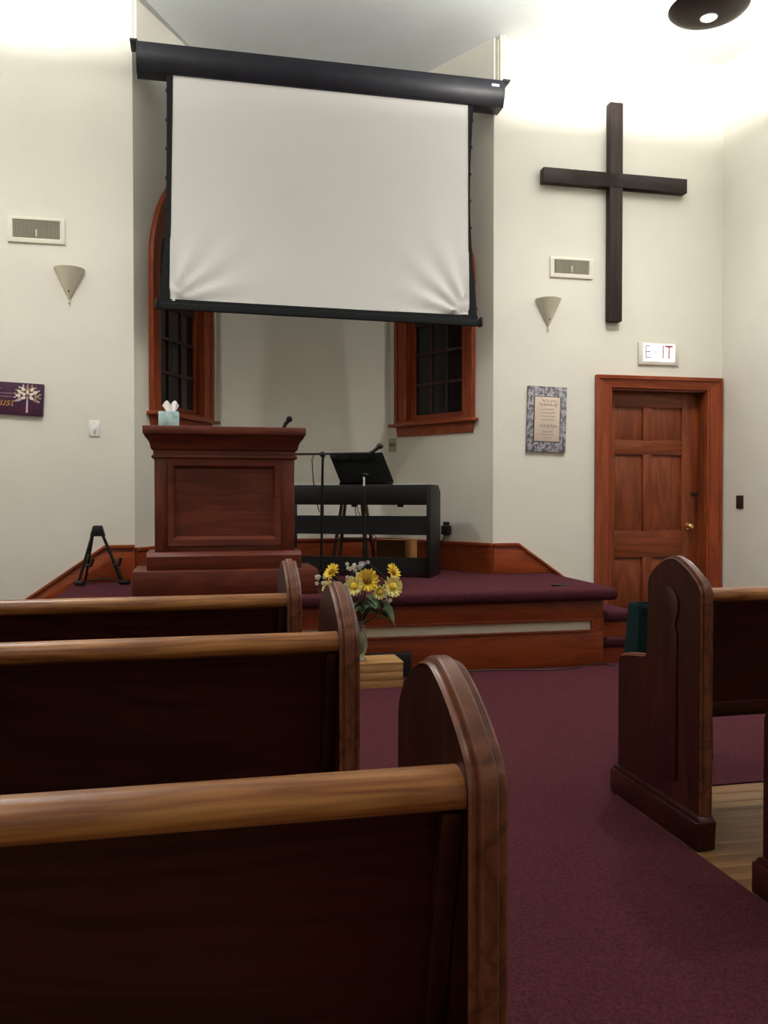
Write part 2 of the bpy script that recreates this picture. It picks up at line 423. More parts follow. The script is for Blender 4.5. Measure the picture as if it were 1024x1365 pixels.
for i in range(3):
    z0, z1 = rails[i][1], rails[i+1][0]
    B().box(st[1][0], st[1][1], LY0, LY1, z0, z1).done('mullion', 'door_wood_z', d, bevel=.003)
    for (xa, xb) in ((st[0][1], st[1][0]), (st[1][1], st[2][0])):
        b = B(); b.box(xa, xb, LY0 + .022, LY1 - .004, z0, z1)
        m = .03
        o1 = [(xa+.012, z0+.012), (xb-.012, z0+.012), (xb-.012, z1-.012), (xa+.012, z1-.012)]
        o2 = [(xa+m+.012, z0+m+.012), (xb-m-.012, z0+m+.012), (xb-m-.012, z1-m-.012), (xa+m+.012, z1-m-.012)]
        f = [b.v((q[0], LY0 + .0215, q[1])) for q in o1]; g = [b.v((q[0], LY0 + .008, q[1])) for q in o2]
        for k in range(4): b.face([f[k], f[(k+1) % 4], g[(k+1) % 4], g[k]])
        b.face(g); b.done('panel', 'door_wood_z', d)
kn = B(); kx, kz = 4.105, .905
prof = [(0, .062), (.016, .060), (.026, .050), (.028, .040), (.022, .028), (.011, .022), (.010, .006), (.028, .004), (.030, 0)]
for i in range(0, 1): kn.lathe(prof, (0, 0, 0), 20)
kn.M = Matrix.Translation((kx, LY0, kz)) @ Matrix.Rotation(R(90), 4, 'X')
kn.done('knob', 'brass', d, label='polished brass door knob')
B().box(4.135, 4.185, LY0 - .016, LY0, 1.178, 1.198).tube([(4.115, LY0 - .012, 1.188), (4.19, LY0 - .012, 1.188)], .006).done('bolt', 'iron', d)
B().tube([(4.17, LY0 - .012, 1.18), (4.165, LY0 - .02, 1.12), (4.172, LY0 - .02, 1.06), (4.166, LY0 - .012, 1.01)], .004, 6).done('chain', 'iron', d)
B().box(DX0, DX1, YW + .15, YW + .165, 0, DZ).done('door_stop', 'door_wood_z', d)

# ---- baseboards (tall band with cap that steps down beside the stairs)
def band(name, pts_top, poly, label, ext=None):
    t = struct(thing(name, label, 'baseboard', (poly[0][0], YW, poly[0][1])), None, None)
    B().prism(poly, 'y', YW - .020, YW - .0005).done('board', 'trim_wood_x', t, bevel=.001)
    path = [(x, z) for x, z in pts_top]
    up = []
    lo = [(x, z - .018) for x, z in path]; up = [(x, z + .008) for x, z in path]
    B().prism(lo + up[::-1], 'y', YW - .034, YW - .0005).done('cap_moulding', 'trim_wood_x', t, bevel=.004)
band('baseboard_front_right', [(AR, .778), (2.52, .778), (3.17, .322)],
     [(AR, ZP), (2.805, ZP), (2.805, .365), (3.005, .365), (3.005, .185), (3.17, .185), (3.17, .312), (2.517, .77), (AR, .77)], 'orange wood band stepping down to the panelled door')
band('baseboard_front_left', [(-1.60, .148), (-.66, .800), (AL, .800)],
     [(AL, ZP), (AL, .79), (-.66, .79), (-1.60, .14), (-1.60, .0), (-1.35, .005), (-1.11, .185), (-1.08, .365), (-.885, .365), (-.885, ZP)], 'orange wood band stepping down behind the guitar stand')
def band_frame(name, P0, U, N, L, label):
    M = frame(P0, U, N)
    t = struct(thing(name, label, 'baseboard', M @ Vector((L/2, 0, ZP))), None, None)
    B(M).box(0.0, L, .0005, .020, ZP, .77).done('board', 'trim_wood_x', t)
    B(M).box(0.0, L, .0005, .034, .760, .786).done('cap_moulding', 'trim_wood_x', t, bevel=.004)
band_frame('baseboard_recess_right', (AR, YW, 0), (BR - AR, YA - YW, 0), (-(YA - YW), (BR - AR), 0), LW, 'wood band on the canted wall beside the keyboard')
band_frame('baseboard_recess_left', (AL, YW, 0), (BL - AL, YA - YW, 0), (YA - YW, -(BL - AL), 0), LW, 'wood band on the canted wall behind the pulpit')
band_frame('baseboard_recess_back', (BL, YA, 0), (1, 0, 0), (0, -1, 0), BR - BL, 'wood band at the foot of the recess back wall')

# ================================================================== PLATFORM
pf = thing('stage_platform', 'raised platform with plum carpet top and orange wood front', 'platform', (0.95, 5.9, 0))
b = B()
NF = 5.325
foot = [(-.88, NF), (2.80, NF), (2.80, YW - .036), (AR - .02, YW - .036), (BR - .03, YA - .036), (BL + .03, YA - .036), (AL + .02, YW - .036), (-.88, YW - .036)]
b.prism(foot, 'z', .455, ZP)
bm = b.bm; bm.edges.ensure_lookup_table()
ed = [e for e in bm.edges if all(abs(v.co.y - NF) < 1e-4 for v in e.verts) or (all(abs(v.co.x - 2.80) < 1e-4 for v in e.verts)) or (all(abs(v.co.x + .88) < 1e-4 for v in e.verts))]
bmesh.ops.bevel(bm, geom=ed, offset=.032, segments=5, affect='EDGES', profile=0.5)
b.done('carpet_top', 'carpet_purple', pf)
FY = 5.40
B().box(-.80, 2.72, FY, FY + .03, .325, .457).done('upper_board', 'trim_wood_x', pf, bevel=.002)
B().box(-.80, 2.72, FY, FY + .03, .004, .238).done('lower_board', 'trim_wood_x', pf, bevel=.002)
B().box(2.635, 2.72, FY, FY + .03, .238, .325).done('end_block', 'trim_wood_z', pf)
B().box(-.80, -.715, FY, FY + .03, .238, .325).done('end_block', 'trim_wood_z', pf)
B().box(-.715, 2.635, FY + .016, FY + .03, .238, .325).done('inset_panel', 'cream_panel', pf, label='long cream inset strip')
for z0, z1 in ((.236, .250), (.313, .330)): B().box(-.73, 2.65, FY - .012, FY + .016, z0, z1).done('panel_moulding', 'trim_wood_x', pf, bevel=.004)
for x0 in (2.630, -.73): B().box(x0, x0 + .018, FY - .010, FY + .016, .25, .313).done('panel_moulding', 'trim_wood_z', pf, bevel=.003)
for x0 in (2.69, -.80): B().box(x0, x0 + .03, FY + .03, YW - .04, .004, .457).done('side_board', 'trim_wood_y', pf)
def steps(sgn, x_in, label):
    t = thing('stage_steps', label, 'steps', (x_in + sgn*.2, 5.95, 0))
    for w_, z in ((.285, .36), (.44, .18)):
        x0, x1 = sorted((x_in, x_in + sgn*w_))
        b = B(); b.box(x0, x1, 5.45, YW - .037, z - .07, z); b.done('tread', 'carpet_purple', t, bevel=.022, bseg=4)
        x0, x1 = sorted((x_in, x_in + sgn*(w_ - .03)))
        B().box(x0, x1, 5.48, YW - .037, .004 if z < .2 else .18, z - .07).done('riser', 'trim_wood_x', t)
steps(1, 2.722, 'carpeted steps between the platform and the panelled door')
steps(-1, -.802, 'carpeted steps at the guitar stand end of the platform')

# ================================================================== PEWS
def pew_outline():
    archp = [(0.0, .842), (.007, .861), (.028, .882), (.068, .909), (.110, .931), (.148, .945), (.175, .949), (.212, .943), (.258, .924), (.298, .898), (.326, .870), (.335, .848)]
    a = [(p.x, p.y) for p in spline([Vector((q[0], q[1], 0)) for q in archp], 4)]
    arm = spline([Vector(q) for q in ((.335, .640, 0), (.338, .600, 0), (.352, .578, 0), (.390, .568, 0), (.450, .560, 0), (.515, .549, 0), (.545, .538, 0), (.555, .515, 0))], 4)
    return a, [(p.x, p.y) for p in arm]
ARCH, ARM = pew_outline()
def sweep_edge(b, path, x0, x1, closed=False):
    t = x1 - x0; c = (x0 + x1)/2; s = t / .046
    prof = [(-.0230, -.002), (-.0230, .0015), (-.0195, .0040), (-.0150, .0030), (-.0120, .0018), (-.0105, .0085), (-.0080, .0105), (.0080, .0105), (.0105, .0085), (.0120, .0018), (.0150, .0030), (.0195, .0040), (.0230, .0015), (.0230, -.002)]
    rings = []; n = len(path)
    for i, p in enumerate(path):
        a = Vector(path[max(i-1, 0)]); q = Vector(path[min(i+1, n-1)]); d_ = (q - a).normalized()
        nn = Vector((-d_.y, d_.x))
        rings.append([b.v((c + px*s, p[0] + nn.x*h, p[1] + nn.y*h)) for px, h in prof])
    for i in range(n - 1):
        for k in range(len(prof) - 1): b.face([rings[i][k], rings[i][k+1], rings[i+1][k+1], rings[i+1][k]])
    b.face(rings[0]); b.face(rings[-1][::-1])
def make_pew(label, X_out, Y0, sgn, length, group):
    """X_out: aisle face of the pew end; sgn -1 runs towards the left wall"""
    t = thing('church_pew', label, 'pew', (X_out, Y0, 0), group)
    def X(a, b): return sorted((X_out + sgn*a, X_out + sgn*b))
    for e in (0, 1):
        off = 0 if e == 0 else length - .046
        x0, x1 = X(off, off + .046)
        body = [(0, 0.004)] + ARCH + ARM + [(.555, .004)]
        b = B(Matrix.Translation((0, Y0, 0))); b.prism(body, 'x', x0, x1)
        end = b.done('pew_end', 'pew_wood_z', t)
        b = B(Matrix.Translation((0, Y0, 0))); 
        path = [(0, .10 + .1*i) for i in range(0, 8)] + ARCH + [(.335, .80), (.335, .72)] + ARM + [(.555, .40), (.555, .25), (.555, .10)]
        path = [(q[0], q[1]) for q in path]
        sweep_edge(b, path[::-1] if False else path, x0, x1)
        b.done('edge_moulding', 'arch_wood_lit', end)
        f0, f1 = (X(off - .022, off + .046 + (.0 if e == 0 else .022)))
        B(Matrix.Translation((0, Y0, 0))).box(f0, f1, -.022, .577, .004, .095).prism([(-.022, .095), (.577, .095), (.562, .112), (-.007, .112)], 'x', min(X(off - .012, off)[0], x0), max(x1, X(off - .012, off)[1])).done('plinth', 'pew_wood_y', end, bevel=.003)
        if e == 0:
            cz, cy, r_ = .786, .190, .066
            pts = [(cy + .056, .185), (cy + .056, .690), (cy + .045, .715)] + [(cy + r_*math.sin(R(a)), cz - r_*math.cos(R(a))) for a in range(38, 323, 15)] + [(cy - .045, .715), (cy - .056, .690), (cy - .056, .185)]
            xa, xb = X(-.007, .001)
            B(Matrix.Translation((0, Y0, 0))).prism(pts, 'x', xa, xb).done('carved_panel', 'pew_wood_z', end, bevel=.0028)
    i0, i1 = X(.046, length - .046)
    # raked back: panel, cap rail, bottom rail, cleats
    b = B(Matrix.Translation((0, Y0, 0))); b.prism([(.032, .835), (.050, .835), (.150, .430), (.132, .430)], 'x', i0, i1); b.done('back_panel', 'pew_wood_x', t)
    prof = [(.040 + .036*math.cos(R(a)), .834 + .026*math.sin(R(a))) for a in range(-30, 211, 15)] + [(.030, .812), (.052, .812)]
    b = B(Matrix.Translation((0, Y0, 0))); b.prism(prof, 'x', i0, i1); b.done('cap_rail', 'cap_wood_lit', t)
    b = B(Matrix.Translation((0, Y0, 0))); b.prism([(.118, .452), (.150, .458), (.162, .418), (.122, .412)], 'x', i0, i1); b.done('bottom_rail', 'pew_wood_x', t, bevel=.004)
    for a0, a1 in ((.047, .072), (length - .072, length - .047)):
        c0, c1 = X(a0, a1)
        B(Matrix.Translation((0, Y0, 0))).prism([(.012, .815), (.031, .815), (.131, .43), (.112, .43)], 'x', c0, c1).done('cleat', 'pew_wood_z', t, bevel=.003)
    b = B(Matrix.Translation((0, Y0, 0))); b.prism([(.140, .425), (.515, .452), (.530, .448), (.530, .425), (.515, .420), (.140, .395)], 'x', i0, i1); b.done('seat', 'pew_wood_x', t, bevel=.004)
    if length > 2.2:
        m0, m1 = X(length/2 + .30, length/2 + .33)
        B(Matrix.Translation((0, Y0, 0))).prism([(.16, .004), (.50, .004), (.50, .42), (.16, .40)], 'x', m0, m1).done('seat_support', 'pew_wood_z', t)
    return t
GL = 'pews left of the aisle'; GR = 'pews right of the aisle'
make_pew('dark wooden pew third from the platform, left of the aisle', 0.336, 0.895, -1, 2.30, GL)
make_pew('dark wooden pew second from the platform, left of the aisle', 0.354, 1.880, -1, 2.32, GL)
make_pew('dark wooden pew nearest the pulpit and platform, left of the aisle', 0.318, 2.665, -1, 2.29, GL)
make_pew('dark wooden front pew with carved end panel, facing the panelled door', 1.612, 2.515, 1, 2.55, GR)
make_pew('dark wooden pew on bare floor boards behind the right front pew', 1.610, 1.630, 1, 2.55, GR)

# ================================================================== PULPIT
pu = thing('pulpit', 'reddish wooden pulpit with framed front panel on the platform', 'pulpit', (.165, 5.66, ZP))
B().box(-.395, .750, 5.42, 5.90, ZP, .700).done('lower_plinth', 'pulpit_wood_x', pu, bevel=.006)
B().box(-.312, .655, 5.50, 5.87, .700, .785).prism([(5.50, .785), (5.87, .785), (5.84, .812), (5.53, .812)], 'x', -.312, .655).done('upper_plinth', 'pulpit_wood_x', pu, bevel=.004)
# body frame: stiles and rails proud of a recessed panel
PX0, PX1, PY0, PY1 = -.264, .614, 5.545, 5.82
B().box(PX0, PX1, PY0 + .03, PY1, .80, 1.45).done('body', 'pulpit_wood_z', pu)
fx0, fx1, fz0, fz1 = -.170, .512, .862, 1.385
for x0, x1 in ((PX0, fx0), (fx1, PX1)): B().box(x0, x1, PY0, PY0 + .032, .80, 1.45).done('stile', 'pulpit_wood_z', pu, bevel=.003)
for z0, z1 in ((.80, fz0), (fz1, 1.45)): B().box(fx0, fx1, PY0, PY0 + .032, z0, z1).done('rail', 'pulpit_wood_x', pu, bevel=.003)
def mitre(b, o, i, yo, yi, yback):
    O = [(o[0], o[2]), (o[1], o[2]), (o[1], o[3]), (o[0], o[3])]; I = [(i[0], i[2]), (i[1], i[2]), (i[1], i[3]), (i[0], i[3])]
    f = [b.v((q[0], yo, q[1])) for q in O]; g = [b.v((q[0], yi, q[1])) for q in I]
    m = [b.v(((O[k][0]*.35 + I[k][0]*.65), yo + (yi-yo)*.15, (O[k][1]*.35 + I[k][1]*.65))) for k in range(4)]
    for A_, B_ in ((f, m), (m, g)):
        for k in range(4): b.face([A_[k], A_[(k+1) % 4], B_[(k+1) % 4], B_[k]])
b = B(); mitre(b, (fx0 - .012, fx1 + .012, fz0 - .012, fz1 + .012), (fx0 + .04, fx1 - .04, fz0 + .05, fz1 - .05), PY0 - .014, PY0 + .022, 0)
for (o, yy) in (((fx0 - .012, fx1 + .012, fz0 - .012, fz1 + .012), 0),):
    O = [(o[0], o[2]), (o[1], o[2]), (o[1], o[3]), (o[0], o[3])]
    f = [b.v((q[0], PY0 - .014, q[1])) for q in O]; g = [b.v((q[0], PY0 + .001, q[1])) for q in O]
    for k in range(4): b.face([f[k], f[(k+1) % 4], g[(k+1) % 4], g[k]])
b.done('panel_moulding', 'pulpit_wood_x', pu)
B().box(fx0 + .03, fx1 - .03, PY0 + .018, PY0 + .031, fz0 + .03, fz1 - .03).done('front_panel', 'pulpit_wood_x', pu)
# cornice: astragal, cove, top board
def ring(b, prof):
    """mitred moulding round the four sides; prof = (outset, z)"""
    rings = []
    for o_, z in prof: rings.append([b.v(q) for q in ((PX0 - o_, PY0 - o_, z), (PX1 + o_, PY0 - o_, z), (PX1 + o_, PY1 + o_, z), (PX0 - o_, PY1 + o_, z))])
    for i in range(len(rings) - 1):
        for k in range(4): b.face([rings[i][k], rings[i][(k+1) % 4], rings[i+1][(k+1) % 4], rings[i+1][k]])
    b.face(rings[0][::-1]); b.face(rings[-1])
b = B(); ring(b, [(.002, 1.400), (.014, 1.402), (.018, 1.410), (.014, 1.420), (.006, 1.424), (.006, 1.452), (.018, 1.458), (.022, 1.470), (.026, 1.490), (.036, 1.512), (.052, 1.530), (.060, 1.546), (.060, 1.552)]); b.done('cornice', 'pulpit_wood_x', pu)
B().box(-.330, .680, 5.455, 5.885, 1.550, 1.600).done('top', 'pulpit_wood_x', pu, bevel=.005)
# things on the pulpit
tb = thing('tissue_box', 'pale teal tissue cube with a white tissue on the pulpit', 'tissue box', (-.178, 5.66, 1.60))
B().box(-.240, -.114, 5.60, 5.726, 1.6003, 1.702).done('carton', 'tissue_box', tb, bevel=.003)
b = B(); cols = 14; top = []; bot = []; mid = []
for k in range(cols + 1):
    u = k/cols; x = -.165 + (u - .5)*.05; xt = -.165 + (u - .5)*.105
    zt = 1.745 + .034*abs(math.sin(u*math.pi*2 + .1))**.8 - .012*abs(u - .5)
    yw = .012*math.sin(u*13)
    bot.append(b.v((x, 5.66 + yw*.4, 1.700))); mid.append(b.v(((x + xt)/2, 5.66 + yw, 1.724))); top.append(b.v((xt, 5.66 + yw*1.5, zt)))
for A_, B_ in ((bot, mid), (mid, top)):
    for k in range(cols): b.face([A_[k], A_[k+1], B_[k+1], B_[k]])
bmesh.ops.solidify(b.bm, geom=b.bm.faces[:], thickness=.004)
b.done('tissue', 'tissue', tb, smooth=60)
pm = thing('pulpit_microphone', 'short black microphone leaning on the pulpit top', 'microphone', (.555, 5.62, 1.60))
B().lathe([(0, .0005), (.022, .0005), (.022, .008), (.010, .014), (0, .014)], (.553, 5.62, 1.60), 16).done('base', 'black_plastic', pm)
B().tube([(.553, 5.62, 1.61), (.562, 5.615, 1.632), (.580, 5.605, 1.655)], [.011, .012, .014], 10).done('handle', 'black_plastic', pm)
B().sphere((.588, 5.600, 1.666), .020).done('mic_head', 'black_cloth', pm)

# ================================================================== PROJECTION SCREEN
sc = thing('projection_screen', 'white projection screen with black borders under a black case', 'screen', (.95, 6.4, 2.5))
SY = 6.385
case = [(6.325, 4.376), (6.497, 4.376), (6.497, 4.185), (6.365, 4.185), (6.352, 4.206), (6.338, 4.235), (6.322, 4.275), (6.318, 4.315), (6.322, 4.350)]
B().prism(case, 'x', -.405, 2.330).done('case', 'screen_case', sc, bevel=.003)
for x0, x1 in ((-.412, -.402), (2.327, 2.337)): B().prism([(a*1 + (.001), c) for a, c in case], 'x', x0, x1).done('end_cap', 'black_plastic', sc)
for x0, x1 in ((-.455, -.402), (2.327, 2.385)): B().box(x0, x1, 6.33, 6.497, 4.376, 4.392).done('bracket', 'black_plastic', sc, bevel=.002)
B().box(2.228, 2.290, 6.3185, 6.3225, 4.318, 4.340).done('badge', 'logo_silver', sc, label='small silver maker badge')
def X_of(z, a, b_): return a + (b_ - a) * (4.19 - z) / 1.63
NX, NZ = 72, 56; b = B(); gridv = []
for j in range(NZ + 1):
    row = []
    for i in range(NX + 1):
        s_, t_ = i/NX, j/NZ; z = 4.215 - t_*(4.215 - 2.572); x0 = X_of(z, -.163, -.193); x1 = X_of(z, 2.062, 2.066); x = x0 + s_*(x1 - x0)
        y_ = SY
        for cx_, m in ((-.20, 1), (2.07, -1)):
            dx, dz = (x - cx_)*m, z - 2.56; rr = math.hypot(dx, dz); an = math.atan2(dz, max(dx, 1e-4))
            y_ += .022*math.exp(-(rr/.36)**1.6)*math.sin(an*15)*min(1, rr/.08)
        row.append(b.v((x, y_, z)))
    gridv.append(row)
for j in range(NZ):
    for i in range(NX): b.face([gridv[j][i], gridv[j][i+1], gridv[j+1][i+1], gridv[j+1][i]])
b.done('fabric', 'screen_white', sc, smooth=80)
def strip(inner, outer):
    b = B(); n = len(inner)
    for yy in (SY - .004, SY + .004):
        a = [b.v((q[0], yy, q[1])) for q in inner]; c = [b.v((q[0], yy, q[1])) for q in outer]
        for k in range(n - 1): b.face([a[k], a[k+1], c[k+1], c[k]])
    return b
zz = [4.21 - (4.21 - 2.55)*k/24 for k in range(25)]
li = [(X_of(z, -.163, -.193) + .004, z) for z in zz]; lo = [(-.205 - .062*((4.21 - z)/1.66)**3.2, z) for z in zz]
ri = [(X_of(z, 2.062, 2.066) - .004, z) for z in zz]; ro = [(2.104 - .030*math.sin(math.pi*min(1, (4.21 - z)/1.45)) + .030*((4.21 - z)/1.66)**5, z) for z in zz]
strip(li, lo).done('border', 'black_cloth', sc); strip(ri, ro).done('border', 'black_cloth', sc)
for k in range(2, 24, 3):
    B().box(lo[k][0] - .008, lo[k][0] + .004, SY - .008, SY + .002, zz[k] - .010, zz[k] + .010).done('tension_tab', 'black_plastic', sc)
    B().box(ro[k][0] - .004, ro[k][0] + .006, SY - .008, SY + .002, zz[k] - .010, zz[k] + .010).done('tension_tab', 'black_plastic', sc)
B().prism([(-.268, 2.585), (2.140, 2.562), (2.140, 2.525), (-.268, 2.540)], 'y', SY - .005, SY + .005).done('bottom_border', 'black_cloth', sc)
B().prism([(-.282, 2.558), (2.162, 2.535), (2.162, 2.484), (-.282, 2.508)], 'y', SY - .014, SY + .014).done('weight_bar', 'black_cloth', sc, bevel=.008, bseg=3)
for x, z in ((-.285, 2.535), (2.165, 2.510)): B().box(x - .008, x + .008, SY - .028, SY + .028, z - .028, z + .045).done('bar_end', 'black_plastic', sc, bevel=.003)
for x, sg in ((-.449, 1), (2.352, -1)):
    for dx in (0, .026):
        B().tube([(x + dx, 6.455, 4.385), (x + dx, 6.455, ZC)], .011, 10).done('hanger_pipe', 'white_paint', sc)

# ================================================================== WALL THINGS
cr = thing('wall_cross', 'large dark wooden cross hung on the front wall', 'cross', (3.33, 6.46, 2.6))
B().box(3.274, 3.390, 6.425, 6.499, 2.585, 4.352).done('upright', 'cross_wood_z', cr, bevel=.008)
B().box(2.700, 3.268, 6.421, 6.498, 3.665, 3.780).box(3.268, 3.396, 6.421, 6.4255, 3.665, 3.780).box(3.396, 3.965, 6.421, 6.498, 3.665, 3.780).done('crossbar', 'cross_wood_x', cr, bevel=.006)

def vent(x0, x1, z0, z1, label):
    t = thing('wall_vent', label, 'vent', ((x0+x1)/2, YW, z0), 'air vents high on the front wall')
    m = .034
    B().plate([(x0, z0), (x1, z0), (x1, z1), (x0, z1)], [[(x0+m, z0+m), (x1-m, z0+m), (x1-m, z1-.020), (x0+m, z1-.020)]], 'y', YW - .014, YW - .0005).done('frame', 'vent_frame', t, bevel=.003)
    B().box(x0+m, x1-m, YW - .003, YW - .001, z0+m, z1-.02).done('backing', 'vent_dark', t)
    b = B(); n = 34
    for k in range(n):
        x = x0 + m + (x1-x0-2*m)*(k+.5)/n; b.box(x - .0022, x + .0022, YW - .011, YW - .003, z0+m, z1-.02)
    b.done('grille', 'vent_slats', t, kind='stuff')
    xm = (x0+x1)/2; B().box(xm - .005, xm + .005, YW - .018, YW - .010, z0 + .045, z0 + .095).done('damper_lever', 'vent_frame', t, bevel=.001)
vent(-1.302, -.917, 2.958, 3.140, 'white framed air vent above the sconce near the purple plaque')
vent(2.787, 3.160, 2.930, 3.095, 'white framed air vent between the cross and the screen')

def sconce(xc, ztop, label):
    t = thing('wall_sconce', label, 'sconce', (xc, YW, ztop - .24), 'cone wall sconces')
    r_ = .106; h = .225
    b = B(); b.lathe([(.004, -h), (r_*.5, -h*.52), (r_, 0), (r_ - .006, 0), (r_*.5 - .006, -h*.5), (.0, -h + .012)], (xc, YW - .001, ztop), 24, 180, 360); b.done('shade', 'sconce_shade', t)
    B().lathe([(0, -.018), (.006, -.014), (.009, -.006), (.006, .004), (0, .010)], (xc, YW - .012, ztop - h - .010), 12).done('finial', 'sconce_shade', t)
    B().sphere((xc, YW - .040, ztop - h*.74), .006, 8, 6).done('screw', 'iron', t)
    B().box(xc - .04, xc + .04, YW - .012, YW - .0005, ztop - .15, ztop - .03).done('back_plate', 'sconce_shade', t)
sconce(-.892, 2.790, 'cream half-cone wall sconce below the vent, near the purple plaque')
sconce(2.773, 2.750, 'cream half-cone wall sconce between the screen and the cross')

# purple plaque with tree
pl = thing('wall_plaque', 'purple canvas plaque with a pale leafy tree and gold lettering', 'plaque', (-1.38, YW - .02, 1.74))
RT = Matrix.Translation((-1.38, YW, 1.858)) @ Matrix.Rotation(R(2.6), 4, 'Y')
B(RT).box(-.31, .31, -.026, -.001, -.114, .114).done('canvas', 'plaque_purple', pl, bevel=.003)
B(RT).prism([(.197, -.095), (.211, -.095), (.208, .02), (.200, .02)], 'y', -.0275, -.026).done('tree_trunk', 'ink_lilac', pl)
def leafpts(cx_, cz_, L, W, a):
    out = []
    for k in range(12):
        th = 2*math.pi*k/12; x = L*math.cos(th); z = W*math.sin(th)*(1 - .35*math.cos(th))
        out.append((cx_ + x*math.cos(a) - z*math.sin(a), cz_ + x*math.sin(a) + z*math.cos(a)))
    return out
rl = random.Random(3)
for rr, n, L, W, cols in ((.032, 5, .018, .0105, ['ink_cream']), (.060, 9, .018, .0115, ['ink_cream', 'ink_cream', 'ink_lilac', 'ink_tan']), (.082, 13, .010, .0062, ['ink_tan', 'ink_tan', 'ink_lilac'])):
    for k in range(n):
        a = R(-28 + 236*k/(n-1)); cx_, cz_ = .204 + rr*math.cos(a)*1.04, .022 + rr*math.sin(a)*.95
        B(RT).prism(leafpts(cx_, cz_, L, W, a + rl.uniform(-.25, .25)), 'y', -.0280, -.026).done('leaf', rl.choice(cols), pl)
for a in (40, 75, 105, 140):
    B(RT).tube([(.204, -.0265, .0), (.204 + .05*math.cos(R(a)), -.0265, .02 + .05*math.sin(R(a)))], .0016, 5).done('twig', 'ink_tan', pl)
TM = RT @ Matrix.Translation((0, -.027, 0)) @ Matrix.Rotation(R(90), 4, 'X')
text_mesh('Trust', .085, 'lettering', 'ink_gold', TM @ Matrix.Translation((.115, -.028, 0)), pl, shear=.35, weight=-.0012, align='RIGHT', xs=.92)
def squiggle(M, x0, x1, z, amp, mat, parent, r=.0011, wl=.011, seed=1, depth=-.0265):
    rg = random.Random(seed); n = max(6, int((x1-x0)/wl*4)); pts = []
    for k in range(n + 1):
        ph = k/n*(x1-x0)/wl*2*math.pi
        pts.append((x0 + (x1-x0)*k/n, depth, z + amp*math.sin(ph)*rg.uniform(.5, 1.1)))
    B(M).tube(pts, r, 5).done('lettering', mat, parent)
squiggle(RT, -.05, .108, .035, .0035, 'ink_lilac', pl, seed=4); squiggle(RT, -.02, .100, .012, .0035, 'ink_lilac', pl, seed=5); squiggle(RT, -.04, .03, .066, .0035, 'ink_lilac', pl, seed=6)

# damask framed verse
po = thing('wall_poster', 'grey damask bordered plaque with cream script card beside the door', 'plaque', (2.76, YW - .02, 1.51))
RP = Matrix.Translation((2.760, YW, 1.782)) @ Matrix.Rotation(R(1.4), 4, 'Y')
B(RP).box(-.167, .167, -.022, -.001, -.264, .264).done('board', 'damask', po, bevel=.002)
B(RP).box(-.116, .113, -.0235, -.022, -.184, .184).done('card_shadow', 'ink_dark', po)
B(RP).box(-.109, .108, -.026, -.0235, -.178, .179).done('card', 'card_cream', po, bevel=.001)
rows = [(-.05, .08, .150, .012, .0022), (-.07, .085, .118, .016, .0026), (-.055, .05, .080, .004, .0013), (-.06, .065, .052, .004, .0013), (-.06, .06, .024, .004, .0013), (-.055, .065, -.004, .004, .0013), (-.065, .085, -.052, .015, .0026), (-.04, .05, -.098, .004, .0013), (-.055, .06, -.124, .004, .0013), (-.035, .045, -.148, .004, .0013)]
for i, (x0, x1, z, amp, r_) in enumerate(rows): squiggle(RP, x0, x1, z, amp, 'ink_grey', po, r=r_, wl=.030 if amp > .01 else .012, seed=20 + i, depth=-.0262)
# pale scrollwork on the border
for sx in (-1, 1):
    for (cx_, cz_, r_) in ((.09, -.222, .028), (.036, -.222, .020), (.090, .222, .026), (.034, .222, .020), (.138, -.12, .018), (.138, -.04, .018), (.138, .04, .018), (.138, .12, .018)):
        pts = [(sx*(cx_ + r_*(1 - k/26)*math.cos(k*.36)), -.0225, cz_ + r_*(1 - k/26)*math.sin(k*.36)) for k in range(22)]
        B(RP).tube(pts, .0028, 5).done('scroll', 'ink_lilac', po)

# exit sign
ex = thing('exit_sign', 'lit white EXIT sign above the panelled door', 'sign', (3.753, YW, 2.25))
B().box(3.568, 3.938, YW - .020, YW - .0005, 2.252, 2.438).done('housing', 'exit_box', ex, bevel=.006)
B().box(3.610, 3.896, YW - .023, YW - .019, 2.280, 2.424).done('lit_face', 'exit_face', ex)
EM = Matrix.Translation((0, YW - .0235, 0)) @ Matrix.Rotation(R(90), 4, 'X')
for ch, x, m, wd in (('E', 3.648, 'exit_glow_washed', -.001), ('X', 3.715, 'exit_glow_pale', -.002), ('I', 3.787, 'exit_grey', .0005), ('T', 3.842, 'exit_red', .0005)):
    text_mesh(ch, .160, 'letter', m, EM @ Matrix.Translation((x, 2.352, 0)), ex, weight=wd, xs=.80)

# switches and outlets
s1 = thing('light_switch', 'white toggle light switch plate beside the purple plaque', 'switch', (-.726, YW, 1.59))
B().box(-.764, -.688, YW - .008, YW - .0005, 1.594, 1.712).done('plate', 'plate_white', s1, bevel=.003)
B().box(-.733, -.719, YW - .018, YW - .008, 1.630, 1.655).done('toggle', 'plate_white', s1, bevel=.002)
for z in (1.615, 1.692): B().sphere((-.726, YW - .008, z), .003, 8, 4).done('screw', 'vent_slats', s1)
s2 = thing('light_switch', 'dark brown switch plate on the side wall past the door', 'switch', (XR, 6.23, 1.06))
B().box(XR - .008, XR - .0005, 6.185, 6.278, 1.058, 1.168).done('plate', 'plate_brown', s2, bevel=.003)
B().box(XR - .018, XR - .008, 6.226, 6.236, 1.100, 1.125).done('toggle', 'plate_brown', s2, bevel=.002)
MR = frame((AR, YW, 0), (BR - AR, YA - YW, 0), (-(YA - YW), (BR - AR), 0))
ot = thing('wall_outlet', 'ivory duplex outlet plate under the window by the microphone', 'outlet', MR @ Vector((1.185, 0, 1.56)))
